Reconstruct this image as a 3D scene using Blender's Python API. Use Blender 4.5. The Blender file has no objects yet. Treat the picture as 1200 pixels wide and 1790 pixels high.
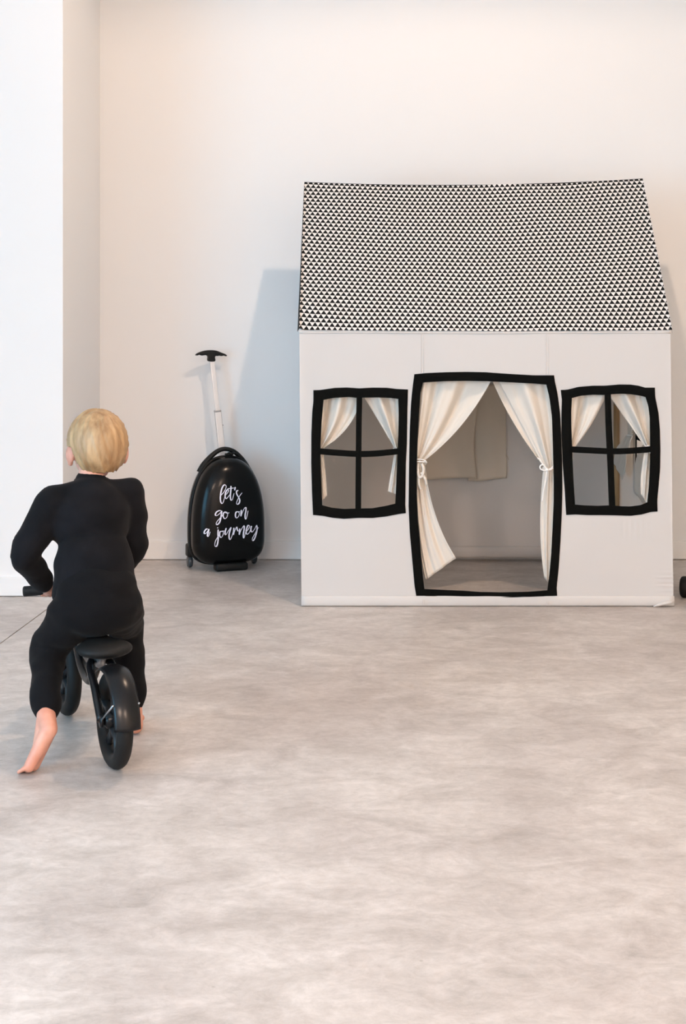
import bpy, bmesh, math, random
from mathutils import Vector, Matrix, noise
from mathutils.bvhtree import BVHTree

random.seed(7)
S = bpy.context.scene
COL = S.collection
PI = math.pi

# ------------------------------------------------------------------ camera
CAMZ, F, CX, CY = 1.0, 2486.1, 600.0, 557.0       # 50 mm lens, eye 1 m above the floor, lens shifted down
cam = bpy.data.cameras.new('camera')
cam.sensor_fit = 'VERTICAL'
cam.sensor_height = 36.0
cam.sensor_width = 24.13
cam.lens = 50.0
cam.shift_y = -(895.0 - CY) / 1790.0
camo = bpy.data.objects.new('camera', cam)
camo.location = (0, 0, CAMZ)
camo.rotation_euler = (PI / 2, 0, 0)
COL.objects.link(camo)
S.camera = camo

# ------------------------------------------------------------------ light
W = bpy.data.worlds.new('sky')
S.world = W
W.use_nodes = True
bg = W.node_tree.nodes['Background']
bg.inputs[0].default_value = (0.30, 0.69, 1.0, 1)
bg.inputs[1].default_value = 9.1
WIN = dict(x=-3.6, y0=-2.5, y1=2.1, z0=0.08, z1=2.25)
pl = bpy.data.lights.new('window_portal', 'AREA')
pl.shape = 'RECTANGLE'
pl.size = WIN['y1'] - WIN['y0']
pl.size_y = WIN['z1'] - WIN['z0']
pl.cycles.is_portal = True
plo = bpy.data.objects.new('window_portal', pl)
plo.location = (WIN['x'] - 0.02, (WIN['y0'] + WIN['y1']) / 2, (WIN['z0'] + WIN['z1']) / 2)
plo.rotation_euler = (PI / 2, 0, -PI / 2)
COL.objects.link(plo)

# warm recessed ceiling lamp over the playhouse, two soft fills added behind the camera
for loc, watts, col, rad, cone in (((0.456, 3.81, 2.56), 78, (1.0, 0.73, 0.54), 0.03, 180),
                                   ((-0.9, -1.9, 2.56), 430, (1.0, 0.735, 0.575), 0.22, 166),
                                   ((1.8, -1.9, 2.56), 430, (1.0, 0.735, 0.575), 0.22, 166)):
    sl = bpy.data.lights.new('ceiling_and_fill_lamp', 'SPOT')
    sl.energy = watts * 1.05
    sl.color = col
    sl.shadow_soft_size = rad
    sl.spot_size = math.radians(cone)
    sl.spot_blend = 0.2 if cone > 170 else 0.4
    slo = bpy.data.objects.new('ceiling_and_fill_lamp', sl)
    slo.location = loc
    COL.objects.link(slo)

S.view_settings.view_transform = 'Standard'
S.view_settings.look = 'None'
S.view_settings.gamma = 1.0
S.view_settings.use_curve_mapping = False
S.view_settings.exposure = 0.0
S.cycles.max_bounces = 14
S.cycles.diffuse_bounces = 8
S.cycles.sample_clamp_indirect = 6.0
S.cycles.caustics_reflective = False


# ------------------------------------------------------------------ helpers
def P(x, y, Y):
    """point of the place seen at photograph pixel (x, y) standing Y metres in front of the lens"""
    return Vector(((x - CX) * Y / F, Y, CAMZ - (y - CY) * Y / F))


def mesh_obj(name, bm_or_mesh, mat=None, parent=None, smooth=True, loc=None):
    if isinstance(bm_or_mesh, bmesh.types.BMesh):
        me = bpy.data.meshes.new(name)
        bm_or_mesh.to_mesh(me)
        bm_or_mesh.free()
    else:
        me = bm_or_mesh
    if mat:
        me.materials.clear()
        me.materials.append(mat)
    for p in me.polygons:
        p.use_smooth = smooth
    o = bpy.data.objects.new(name, me)
    COL.objects.link(o)
    if parent:
        o.parent = parent
    if loc:
        o.location = loc
    return o


def empty(name, loc=(0, 0, 0), rz=0.0):
    o = bpy.data.objects.new(name, None)
    o.location = loc
    o.rotation_euler = (0, 0, rz)
    o.empty_display_size = 0.05
    COL.objects.link(o)
    return o


def tag(o, label=None, cat=None, group=None, kind=None):
    if label: o['label'] = label
    if cat: o['category'] = cat
    if group: o['group'] = group
    if kind: o['kind'] = kind
    return o


def add_box(bm, x0, x1, y0, y1, z0, z1, bevel=0.0):
    m = Matrix.Translation(((x0 + x1) / 2, (y0 + y1) / 2, (z0 + z1) / 2)) @ Matrix.Diagonal((x1 - x0, y1 - y0, z1 - z0, 1))
    r = bmesh.ops.create_cube(bm, size=1, matrix=m)
    if bevel > 0:
        ed = list({e for v in r['verts'] for e in v.link_edges})
        bmesh.ops.bevel(bm, geom=ed, offset=bevel, segments=3, profile=0.5, affect='EDGES')


def catmull(pts, n=8, closed=False):
    pts = [Vector(p) for p in pts]
    out = []
    N = len(pts)
    rng = N if closed else N - 1
    for i in range(rng):
        if closed:
            a, b, c, d = pts[i - 1], pts[i], pts[(i + 1) % N], pts[(i + 2) % N]
        else:
            a, b, c, d = pts[max(i - 1, 0)], pts[i], pts[i + 1], pts[min(i + 2, N - 1)]
        for k in range(n):
            t = k / n
            out.append(0.5 * ((2 * b) + (c - a) * t + (2 * a - 5 * b + 4 * c - d) * t * t + (3 * b - a - 3 * c + d) * t ** 3))
    if not closed:
        out.append(pts[-1].copy())
    return out


def add_tube(bm, pts, rad, seg=12, closed=False, caps=True, flat=1.0, up=None):
    """swept tube; rad is one radius or one per point; flat squashes it along the second axis"""
    pts = [Vector(p) for p in pts]
    N = len(pts)
    rads = rad if isinstance(rad, (list, tuple)) else [rad] * N
    rings = []
    nrm = None
    for i, p in enumerate(pts):
        if closed:
            t = pts[(i + 1) % N] - pts[i - 1]
        else:
            t = pts[min(i + 1, N - 1)] - pts[max(i - 1, 0)]
        t.normalize()
        if up is not None:
            nrm = Vector(up)
        elif nrm is None:
            nrm = Vector((0, 0, 1)) if abs(t.z) < 0.9 else Vector((1, 0, 0))
        nrm = nrm - t * nrm.dot(t)
        nrm.normalize()
        b = t.cross(nrm)
        rings.append([bm.verts.new(p + (nrm * math.cos(a) * flat + b * math.sin(a)) * rads[i])
                      for a in [2 * PI * k / seg for k in range(seg)]])
    for i in range(N if closed else N - 1):
        A, B = rings[i], rings[(i + 1) % N]
        for k in range(seg):
            bm.faces.new((A[k], A[(k + 1) % seg], B[(k + 1) % seg], B[k]))
    if caps and not closed:
        bm.faces.new(list(reversed(rings[0])))
        bm.faces.new(rings[-1])


def add_capsule(bm, p, q, r1, r2, seg=16, cap=5):
    p, q = Vector(p), Vector(q)
    d = (q - p).normalized()
    pts, rr = [], []
    for k in range(cap):
        a = PI / 2 * (1 - k / cap)
        pts.append(p - d * r1 * math.sin(a)); rr.append(max(r1 * math.cos(a), 1e-4))
    pts.append(p); rr.append(r1)
    pts.append((p + q) / 2); rr.append((r1 + r2) / 2)
    pts.append(q); rr.append(r2)
    for k in range(1, cap + 1):
        a = PI / 2 * k / cap
        pts.append(q + d * r2 * math.sin(a)); rr.append(max(r2 * math.cos(a), 1e-4))
    add_tube(bm, pts, rr, seg)


def add_ell(bm, c, r, rot=None, u=24, v=16):
    m = Matrix.Translation(c)
    if rot is not None:
        m = m @ rot
    m = m @ Matrix.Diagonal((r[0], r[1], r[2], 1))
    bmesh.ops.create_uvsphere(bm, u_segments=u, v_segments=v, radius=1, matrix=m)


def add_lathe(bm, prof, axis='X', seg=40, center=(0, 0, 0), closed=False):
    """prof: list of (axial, radius)"""
    c = Vector(center)
    rings = []
    for a, r in prof:
        ring = []
        for k in range(seg):
            t = 2 * PI * k / seg
            if axis == 'X': v = Vector((a, r * math.cos(t), r * math.sin(t)))
            elif axis == 'Y': v = Vector((r * math.cos(t), a, r * math.sin(t)))
            else: v = Vector((r * math.cos(t), r * math.sin(t), a))
            ring.append(bm.verts.new(c + v))
        rings.append(ring)
    n = len(rings)
    for i in range(n if closed else n - 1):
        A, B = rings[i], rings[(i + 1) % n]
        for k in range(seg):
            bm.faces.new((A[k], A[(k + 1) % seg], B[(k + 1) % seg], B[k]))
    if not closed:
        bm.faces.new(list(reversed(rings[0])))
        bm.faces.new(rings[-1])
    bmesh.ops.recalc_face_normals(bm, faces=bm.faces)


def remeshed(bm, voxel, smooth=4, factor=0.5):
    """one continuous surface out of overlapping closed volumes"""
    me = bpy.data.meshes.new('tmp')
    bmesh.ops.recalc_face_normals(bm, faces=bm.faces)
    bm.to_mesh(me); bm.free()
    o = bpy.data.objects.new('tmp', me)
    COL.objects.link(o)
    m = o.modifiers.new('r', 'REMESH'); m.mode = 'VOXEL'; m.voxel_size = voxel
    if smooth:
        s = o.modifiers.new('s', 'SMOOTH'); s.iterations = smooth; s.factor = factor
    dg = bpy.context.evaluated_depsgraph_get()
    out = bpy.data.meshes.new_from_object(o.evaluated_get(dg))
    bpy.data.objects.remove(o)
    bpy.data.meshes.remove(me)
    return out


def resample(pts, n):
    pts = [Vector(p) for p in pts]
    L = [0]
    for a, b in zip(pts, pts[1:]):
        L.append(L[-1] + (b - a).length)
    out = []
    j = 0
    for i in range(n):
        s = L[-1] * i / (n - 1)
        while j < len(L) - 2 and L[j + 1] < s:
            j += 1
        t = (s - L[j]) / max(L[j + 1] - L[j], 1e-9)
        out.append(pts[j].lerp(pts[j + 1], t))
    return out


# ------------------------------------------------------------------ materials
def mat(name, col, rough=0.5, metal=0.0, spec=0.5, sheen=0.0, coat=0.0):
    m = bpy.data.materials.new(name)
    m.use_nodes = True
    b = m.node_tree.nodes['Principled BSDF']
    b.inputs['Base Color'].default_value = (*col, 1)
    b.inputs['Roughness'].default_value = rough
    b.inputs['Metallic'].default_value = metal
    b.inputs['Specular IOR Level'].default_value = spec
    b.inputs['Sheen Weight'].default_value = sheen
    b.inputs['Coat Weight'].default_value = coat
    return m


def nodes(m):
    return m.node_tree.nodes, m.node_tree.links, m.node_tree.nodes['Principled BSDF']


def add_bump(m, scale, strength, dist=0.001, detail=3, stretch=(1, 1, 1), coords='Object'):
    n, l, b = nodes(m)
    tc = n.new('ShaderNodeTexCoord'); mp = n.new('ShaderNodeMapping')
    mp.inputs['Scale'].default_value = stretch
    nz = n.new('ShaderNodeTexNoise'); nz.inputs['Scale'].default_value = scale; nz.inputs['Detail'].default_value = detail
    bp = n.new('ShaderNodeBump'); bp.inputs['Strength'].default_value = strength; bp.inputs['Distance'].default_value = dist
    l.new(tc.outputs[coords], mp.inputs['Vector']); l.new(mp.outputs[0], nz.inputs['Vector'])
    l.new(nz.outputs['Fac'], bp.inputs['Height']); l.new(bp.outputs[0], b.inputs['Normal'])
    return m


def vary(m, c1, c2, scale, detail=4, stretch=(1, 1, 1), lo=0.35, hi=0.65):
    n, l, b = nodes(m)
    tc = n.new('ShaderNodeTexCoord'); mp = n.new('ShaderNodeMapping')
    mp.inputs['Scale'].default_value = stretch
    nz = n.new('ShaderNodeTexNoise'); nz.inputs['Scale'].default_value = scale; nz.inputs['Detail'].default_value = detail
    cr = n.new('ShaderNodeValToRGB')
    cr.color_ramp.elements[0].position = lo; cr.color_ramp.elements[0].color = (*c1, 1)
    cr.color_ramp.elements[1].position = hi; cr.color_ramp.elements[1].color = (*c2, 1)
    l.new(tc.outputs['Object'], mp.inputs['Vector']); l.new(mp.outputs[0], nz.inputs['Vector'])
    l.new(nz.outputs['Fac'], cr.inputs[0]); l.new(cr.outputs[0], b.inputs['Base Color'])
    return m


def translucent(m, col, fac):
    n, l, b = nodes(m)
    out = n['Material Output']
    tr = n.new('ShaderNodeBsdfTranslucent'); tr.inputs[0].default_value = (*col, 1)
    mx = n.new('ShaderNodeMixShader'); mx.inputs[0].default_value = fac
    l.new(b.outputs[0], mx.inputs[1]); l.new(tr.outputs[0], mx.inputs[2]); l.new(mx.outputs[0], out.inputs['Surface'])
    return m


M = {}
M['wall'] = add_bump(mat('wall_paint', (0.81, 0.81, 0.81), 0.75, spec=0.25), 260, 0.06, 0.0006)
M['warmbounce'] = mat('warm_bounce_paint', (0.78, 0.66, 0.52), 0.75, spec=0.25)  # unseen right wall, tinted so its bounce adds warm fill on that side
M['base'] = mat('baseboard_paint', (0.82, 0.82, 0.82), 0.42)
M['ceil'] = mat('ceiling_paint', (0.82, 0.82, 0.82), 0.8)


def concrete():
    m = mat('polished_concrete', (0.5, 0.47, 0.44), 0.42)
    n, l, b = nodes(m)
    tc = n.new('ShaderNodeTexCoord')
    def nz(scale, detail, rough, stretch=(1, 1, 1), dist=0.0):
        mp = n.new('ShaderNodeMapping'); mp.inputs['Scale'].default_value = stretch
        t = n.new('ShaderNodeTexNoise'); t.inputs['Scale'].default_value = scale
        t.inputs['Detail'].default_value = detail; t.inputs['Roughness'].default_value = rough
        t.inputs['Distortion'].default_value = dist
        l.new(tc.outputs['Object'], mp.inputs[0]); l.new(mp.outputs[0], t.inputs['Vector'])
        return t.outputs['Fac']
    def ramp(src, p0, c0, p1, c1):
        r = n.new('ShaderNodeValToRGB')
        r.color_ramp.elements[0].position = p0; r.color_ramp.elements[0].color = (*c0, 1)
        r.color_ramp.elements[1].position = p1; r.color_ramp.elements[1].color = (*c1, 1)
        l.new(src, r.inputs[0]); return r.outputs[0]
    def mixc(a, bb, fac, mode='MULTIPLY'):
        x = n.new('ShaderNodeMix'); x.data_type = 'RGBA'; x.blend_type = mode
        x.inputs[0].default_value = fac
        l.new(a, x.inputs[6]); l.new(bb, x.inputs[7]); return x.outputs[2]
    big = ramp(nz(1.5, 6, 0.62, dist=0.6), 0.36, (0.53, 0.485, 0.46), 0.66, (0.67, 0.63, 0.60))
    mid = ramp(nz(5.5, 8, 0.70, (1, 1.5, 1), 0.8), 0.30, (0.72, 0.705, 0.69), 0.62, (1.0, 1.0, 1.0))
    fine = ramp(nz(30, 9, 0.80, (1, 1.3, 1), 0.5), 0.30, (0.80, 0.79, 0.78), 0.60, (1.04, 1.04, 1.04))
    pale = ramp(nz(3.1, 7, 0.66, (1.2, 1, 1), 1.2), 0.56, (1, 1, 1), 0.74, (1.16, 1.17, 1.19))
    c = mixc(big, mid, 1.0); c = mixc(c, fine, 1.0); c = mixc(c, pale, 1.0)
    # a few dark pits and scuffs
    vo = n.new('ShaderNodeTexVoronoi'); vo.inputs['Scale'].default_value = 7.0
    l.new(tc.outputs['Object'], vo.inputs['Vector'])
    sp = ramp(vo.outputs['Distance'], 0.012, (0.55, 0.52, 0.48), 0.03, (1, 1, 1))
    c = mixc(c, sp, 0.6)
    l.new(c, b.inputs['Base Color'])
    rr = n.new('ShaderNodeMapRange'); rr.inputs[3].default_value = 0.34; rr.inputs[4].default_value = 0.55
    l.new(nz(9, 5, 0.6), rr.inputs[0]); l.new(rr.outputs[0], b.inputs['Roughness'])
    bp = n.new('ShaderNodeBump'); bp.inputs['Strength'].default_value = 0.08; bp.inputs['Distance'].default_value = 0.002
    l.new(nz(60, 4, 0.6), bp.inputs['Height']); l.new(bp.outputs[0], b.inputs['Normal'])
    return m


M['concrete'] = concrete()
M['joint'] = mat('joint_filler', (0.09, 0.08, 0.07), 0.9)
M['canvas'] = translucent(add_bump(mat('white_cotton_canvas', (0.80, 0.79, 0.785), 0.9, spec=0.15, sheen=0.1), 900, 0.12, 0.0005), (0.80, 0.73, 0.64), 0.30)
M['curtain'] = translucent(add_bump(mat('cream_cotton', (0.84, 0.79, 0.72), 0.9, spec=0.15, sheen=0.1), 700, 0.12, 0.0005), (0.84, 0.77, 0.66), 0.22)
M['lining'] = translucent(add_bump(mat('cream_flap_cotton', (0.72, 0.65, 0.55), 0.9, spec=0.1), 700, 0.1, 0.0005), (0.7, 0.6, 0.48), 0.15)
M['tie'] = mat('white_cord', (0.86, 0.85, 0.83), 0.85)
M['trim'] = add_bump(mat('black_twill_tape', (0.0035, 0.0035, 0.003), 0.95, spec=0.12), 900, 0.2, 0.0005)
M['wood'] = vary(mat('pine_pole', (0.4, 0.26, 0.13), 0.55), (0.33, 0.20, 0.09), (0.50, 0.34, 0.18), 30, stretch=(1, 1, 0.06))


def triangles():
    m = mat('triangle_print_cotton', (0.8, 0.78, 0.76), 0.92, spec=0.12, sheen=0.08)
    n, l, b = nodes(m)
    uv = n.new('ShaderNodeUVMap'); uv.uv_map = 'UVMap'
    sx = n.new('ShaderNodeSeparateXYZ'); l.new(uv.outputs[0], sx.inputs[0])
    def math_(op, a, bb=None, c=None):
        x = n.new('ShaderNodeMath'); x.operation = op
        for i, v in enumerate((a, bb, c)):
            if v is None: continue
            if isinstance(v, (int, float)): x.inputs[i].default_value = v
            else: l.new(v, x.inputs[i])
        return x.outputs[0]
    u = sx.outputs[0]; v = sx.outputs[1]          # already counted in triangles and rows
    row = math_('FLOOR', v); fv = math_('FRACT', v)
    odd = math_('MODULO', row, 2.0)
    uu = math_('ADD', u, math_('MULTIPLY', odd, 0.5))
    fu = math_('ABSOLUTE', math_('SUBTRACT', math_('FRACT', uu), 0.5))
    lim = math_('MULTIPLY', math_('SUBTRACT', 1.02, fv), 0.515)
    d = math_('SUBTRACT', lim, fu)
    edge = n.new('ShaderNodeMapRange'); edge.inputs[1].default_value = -0.012; edge.inputs[2].default_value = 0.012
    l.new(d, edge.inputs[0])
    mx = n.new('ShaderNodeMix'); mx.data_type = 'RGBA'
    mx.inputs[6].default_value = (0.72, 0.70, 0.69, 1); mx.inputs[7].default_value = (0.006, 0.006, 0.006, 1)
    l.new(edge.outputs[0], mx.inputs[0]); l.new(mx.outputs[2], b.inputs['Base Color'])
    return m


M['roof'] = triangles()
M['shell'] = add_bump(mat('glossy_black_shell', (0.004, 0.004, 0.004), 0.19, spec=0.2), 500, 0.02, 0.0003)
M['plastic'] = mat('black_plastic', (0.006, 0.006, 0.0055), 0.5, spec=0.3)
M['rubber'] = add_bump(mat('black_rubber', (0.007, 0.007, 0.007), 0.6, spec=0.25), 200, 0.15, 0.0005)
M['alu'] = mat('brushed_aluminium', (0.86, 0.83, 0.81), 0.38, metal=0.55)
M['alud'] = mat('steel_edge', (0.45, 0.45, 0.46), 0.35, metal=0.9)
M['clear'] = mat('smoky_clear_wheel', (0.045, 0.055, 0.065), 0.15)
M['ink'] = mat('lilac_white_print', (0.84, 0.82, 0.93), 0.5)
M['skin'] = vary(mat('skin', (0.72, 0.42, 0.33), 0.5), (0.56, 0.25, 0.175), (0.66, 0.35, 0.26), 18)
M['skin'].node_tree.nodes['Principled BSDF'].inputs['Subsurface Weight'].default_value = 0.15
M['skin'].node_tree.nodes['Principled BSDF'].inputs['Subsurface Radius'].default_value = (0.01, 0.004, 0.002)
M['hair'] = vary(mat('blond_hair', (0.55, 0.36, 0.17), 0.5), (0.27, 0.155, 0.07), (0.50, 0.33, 0.17), 60, stretch=(1, 1, 0.12), lo=0.3, hi=0.7)
M['knit'] = add_bump(vary(mat('black_jersey', (0.006, 0.006, 0.007), 0.95, spec=0.12, sheen=0.03), (0.005, 0.005, 0.006), (0.008, 0.008, 0.010), 14), 420, 0.3, 0.0008)
M['trouser'] = add_bump(mat('black_sweatpants', (0.005, 0.005, 0.006), 0.95, spec=0.12, sheen=0.03), 420, 0.3, 0.0008)
M['bike'] = mat('black_lacquer_bike', (0.005, 0.005, 0.006), 0.28, spec=0.3)
M['bikerim'] = mat('dark_grey_rim', (0.02, 0.021, 0.023), 0.35, spec=0.3)
M['eye'] = mat('eye_white', (0.8, 0.8, 0.8), 0.2)
M['iris'] = mat('blue_iris', (0.05, 0.12, 0.2), 0.2)
M['lip'] = mat('lips', (0.55, 0.22, 0.18), 0.5)

# ------------------------------------------------------------------ room
YB = 5.905      # back wall
YL = 5.126      # front face of the projecting wall on the left
XL = -1.01      # its corner
X0, X1, Y0, ZC = -3.6, 3.2, -3.8, 2.75


def structure(name, boxes, m, bevel=0.0, parent=None):
    bm = bmesh.new()
    for b in boxes:
        add_box(bm, *b, bevel=bevel)
    o = mesh_obj(name, bm, m, parent, smooth=False)
    o['kind'] = 'structure'
    return o


fl = structure('floor', [(X0, X1, Y0, YB + 0.1, -0.12, -0.012)], M['joint'])
# two concrete slabs with a saw-cut joint between them that ends at the wall corner
jx = [(-1.36, Y0), (-1.056, 4.377), (-1.023, 4.846), (-1.004, YL)]


def slab(side):
    bm = bmesh.new()
    g = 0.0022
    line = [(x + (g if side > 0 else -g), y) for x, y in jx] + [(jx[-1][0] + (g if side > 0 else -g), YB + 0.1)]
    far = X1 if side > 0 else X0
    top, bot = [], []
    for x, y in line:
        top.append((bm.verts.new((x, y, 0)), bm.verts.new((far, y, 0))))
        bot.append((bm.verts.new((x, y, -0.0118)), bm.verts.new((far, y, -0.0118))))
    for i in range(len(line) - 1):
        bm.faces.new((top[i][0], top[i][1], top[i + 1][1], top[i + 1][0]))
        bm.faces.new((top[i][0], top[i + 1][0], bot[i + 1][0], bot[i][0]))
        bm.faces.new((bot[i][0], bot[i + 1][0], bot[i + 1][1], bot[i][1]))
    bmesh.ops.recalc_face_normals(bm, faces=bm.faces)
    return mesh_obj('concrete_slab', bm, M['concrete'], fl, smooth=False)


slab(1); slab(-1)
structure('ceiling', [(X0, X1, Y0, YB + 0.1, ZC, ZC + 0.1)], M['ceil'])
structure('wall_back', [(XL - 0.1, X1, YB, YB + 0.1, 0, ZC)], M['wall'])
structure('wall_left', [(X0, XL, YL, YB + 0.1, 0, ZC)], M['wall'], bevel=0.002)
structure('wall_right', [(X1, X1 + 0.1, Y0, YB + 0.1, 0, ZC)], M['warmbounce'])
structure('wall_rear', [(X0, X1, Y0 - 0.1, Y0, 0, ZC)], M['wall'])
w = WIN
structure('wall_side', [(X0 - 0.2, X0, Y0, w['y0'], 0, ZC), (X0 - 0.2, X0, w['y1'], YB + 0.1, 0, ZC),
                        (X0 - 0.2, X0, w['y0'], w['y1'], w['z1'], ZC), (X0 - 0.2, X0, w['y0'], w['y1'], 0, w['z0'])], M['wall'])
wf = [(X0 - 0.12, X0 - 0.06, y - 0.03, y + 0.03, w['z0'], w['z1']) for y in (w['y0'] + .03, -0.55, 1.4, w['y1'] - .03)]
wf += [(X0 - 0.12, X0 - 0.06, w['y0'], w['y1'], z - 0.03, z + 0.03) for z in (w['z0'] + .03, w['z1'] - .03)]
structure('window_1', wf, M['plastic'])
BH = 0.078
structure('baseboard_back', [(XL + 0.0125, X1, YB - 0.012, YB, 0.003, BH)], M['base'], bevel=0.0015)
structure('baseboard_left', [(X0, XL + 0.012, YL - 0.012, YL, 0.003, BH - 0.008)], M['base'], bevel=0.0015)
structure('baseboard_return', [(XL, XL + 0.012, YL + 0.001, YB - 0.001, 0.003, BH - 0.004)], M['base'], bevel=0.0015)

# ------------------------------------------------------------------ playhouse
YF, YBK = 4.94, 5.868           # front and back panels
YR = 5.42                       # ridge
HOUSE = empty('playhouse', ((527 + 1178) / 2 / F * 0 + 0.5, 5.4, 0))
tag(HOUSE, 'white fabric playhouse with black and white triangle print roof and black trimmed door', 'playhouse')
HOFF = Vector(HOUSE.location)


def hobj(name, bm, m, parent=None, smooth=True):
    """a part of the playhouse, given in room coordinates"""
    me = bpy.data.meshes.new(name)
    if parent is None:
        off = HOFF
    else:
        off = HOFF
    bm.to_mesh(me); bm.free()
    me.transform(Matrix.Translation(-off))
    return mesh_obj(name, me, m, parent or HOUSE, smooth)


WINL = dict(
    ot=[(548.3, 682), (560, 681.7), (585, 678), (606.7, 677.3), (628.3, 678.7), (651.7, 677.5), (676.7, 677.8), (695, 680), (713.7, 680.8)],
    orr=[(713.7, 680.8), (712.5, 726.7), (711.7, 776.7), (710, 810), (709, 881.7), (710, 897)],
    ob=[(547.5, 900), (565, 901.7), (581.7, 905), (601.7, 906.7), (628, 905), (651.7, 905.3), (676.7, 902.5), (698.3, 898.3), (710, 897)],
    ol=[(548.3, 682), (548.3, 701.7), (546.3, 718.3), (544.7, 760), (544.5, 810), (545.8, 860), (547.5, 900)],
    it=[(566, 699), (585, 695.3), (610, 694), (623, 695.3), (635, 695), (660, 694.7), (681.7, 695.5), (696.7, 697.5)],
    ir=[(696.7, 697.5), (697.5, 726.7), (696.7, 760), (695.3, 793), (693.3, 843), (691.3, 880.3)],
    ib=[(563.7, 883.3), (580, 887.5), (601.7, 889.7), (628.3, 888.7), (651.7, 888.3), (676.7, 884), (691.3, 880.3)],
    il=[(566, 699), (562.5, 740), (560.8, 776.7), (560.8, 810), (562.5, 851.7), (563.7, 883.3)],
    mv=[(628.7, 690, 5.0), (627.8, 740, 5.0), (627.3, 790, 5.0), (626.8, 850, 5.1), (626.6, 892, 5.1)],
    mh=[(556, 788.6, 5.3), (590, 791.5, 5.3), (628, 793.6, 5.3), (660, 792.6, 5.3), (700, 788.6, 5.2)])
WINR = dict(
    ot=[(980.8, 681.7), (991.7, 681.3), (1011.7, 676.3), (1036.7, 674.2), (1058.3, 674.2), (1083.3, 672), (1103.3, 672.2), (1116.7, 674.2), (1128.3, 677.5), (1145.3, 677.5)],
    orr=[(1145.3, 677.5), (1145.8, 693.3), (1151.7, 721.7), (1154.2, 751.7), (1155, 785), (1154.7, 818.3), (1151.7, 851.7), (1149.7, 875), (1150.3, 894.2)],
    ob=[(990.3, 900), (1006.7, 899.2), (1028.3, 900.3), (1053.3, 900.3), (1078.3, 900.8), (1103.3, 901.7), (1123.3, 899.2), (1138.3, 895), (1150.3, 894.2)],
    ol=[(980.8, 681.7), (982.8, 699), (982, 726.7), (982, 760), (984.2, 810), (988, 860), (990.3, 900)],
    it=[(1000.3, 695.8), (1016.7, 691.7), (1036.7, 690), (1058.3, 690.5), (1070, 689.2), (1086.7, 688.3), (1103.3, 689.2), (1120, 691.7), (1129.2, 694.2)],
    ir=[(1129.2, 694.2), (1134.2, 710), (1136.7, 730), (1137.2, 776.7), (1137.2, 810), (1135, 851.7), (1132.5, 878.3)],
    ib=[(1005.8, 882), (1020, 883.3), (1045, 884.2), (1070, 883.3), (1086.7, 885), (1103.3, 885.3), (1120, 883.3), (1132.5, 878.3)],
    il=[(1000.3, 695.8), (999.2, 718.3), (999.2, 743.3), (1000.5, 776.7), (1001.7, 810), (1003.3, 843.3), (1005.8, 882)],
    mv=[(1063.2, 685, 5.4), (1064.5, 735, 5.5), (1067, 790, 5.6), (1069, 840, 5.5), (1070.9, 889, 5.5)],
    mh=[(995, 785.2, 5.4), (1030, 787.2, 5.3), (1067, 788.8, 5.2), (1100, 788.2, 5.2), (1142, 785, 5.4)])
DOOR = dict(
    ot=[(724.8, 654.1), (745, 652.2), (780, 650.6), (815.5, 649.9), (850, 650.6), (863.5, 651.7), (898.7, 654), (934, 656), (969, 656)],
    orr=[(969, 656), (970.3, 665.8), (975, 687), (979.7, 722), (981.5, 757.4), (983.2, 804.3), (983.7, 851.3), (982.7, 898), (980.4, 945), (977.3, 992), (973.8, 1027.3), (975, 1048)],
    ob=[(728.8, 1045.3), (780, 1047.6), (815.5, 1048.5), (840, 1049), (875, 1050), (910.4, 1050.3), (945.6, 1048.5), (975, 1048)],
    ol=[(724.8, 654.1), (721.7, 677.5), (718.9, 705.7), (717, 745.5), (715.9, 792.4), (715.2, 839.3), (714.7, 886), (717, 933), (721.3, 980), (725.2, 1024.6), (728.8, 1045.3)],
    it=[(740, 668.6), (780.4, 666.3), (815.5, 665.8), (850, 666.3), (863.5, 667), (898.7, 668.6), (934, 670.5), (955.5, 672.2)],
    ir=[(955.5, 672.2), (961, 694), (965.6, 729.2), (967.2, 780.8), (968.6, 839.5), (968.6, 874.7), (966.8, 921.7), (964.4, 968.6), (961, 1006), (957.4, 1032)],
    ib=[(742.4, 1029.8), (780.4, 1031.6), (815.5, 1032.8), (840, 1034.8), (875, 1035.5), (922, 1034.4), (957.4, 1032)],
    il=[(740, 668.6), (735.3, 687), (733, 722), (730.6, 769), (729.2, 815.9), (729.2, 862.8), (731, 909.7), (734.6, 944.9), (739.3, 1003.5), (742.4, 1029.8)])


def fx(px): return (px - CX) * YF / F          # photograph x -> metres on the front panel
def fz(py): return CAMZ - (py - CY) * YF / F


def dyf(x, z):
    """the small slack of the front panel's cloth"""
    s = 0.0035 * (noise.noise(Vector((x * 4.1, z * 3.3, 1.7)))) + 0.0012 * noise.noise(Vector((x * 13, z * 9, 4.2)))
    # gathers at the lower right corner and short pleats under the right window
    k = max(0.0, 1 - abs(x - fx(1168)) / 0.05) * max(0.0, 1 - abs(z - 0.085) / 0.05)
    s += 0.004 * k * math.sin(z * 420)
    k2 = max(0.0, 1 - abs(x - fx(1110)) / 0.07) * max(0.0, 1 - abs(z - 0.27) / 0.06)
    s += 0.0016 * k2 * math.sin(x * 330 + 3 * z)
    return s


def loop2d(d):
    pts = d['it'] + d['ir'][1:] + list(reversed(d['ib']))[1:] + list(reversed(d['il']))[1:-1]
    return [(fx(a), fz(b)) for a, b in pts]


def in_poly(x, z, poly):
    c = False
    j = len(poly) - 1
    for i in range(len(poly)):
        xi, zi = poly[i]; xj, zj = poly[j]
        if (zi > z) != (zj > z) and x < (xj - xi) * (z - zi) / (zj - zi) + xi:
            c = not c
        j = i
    return c


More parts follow.
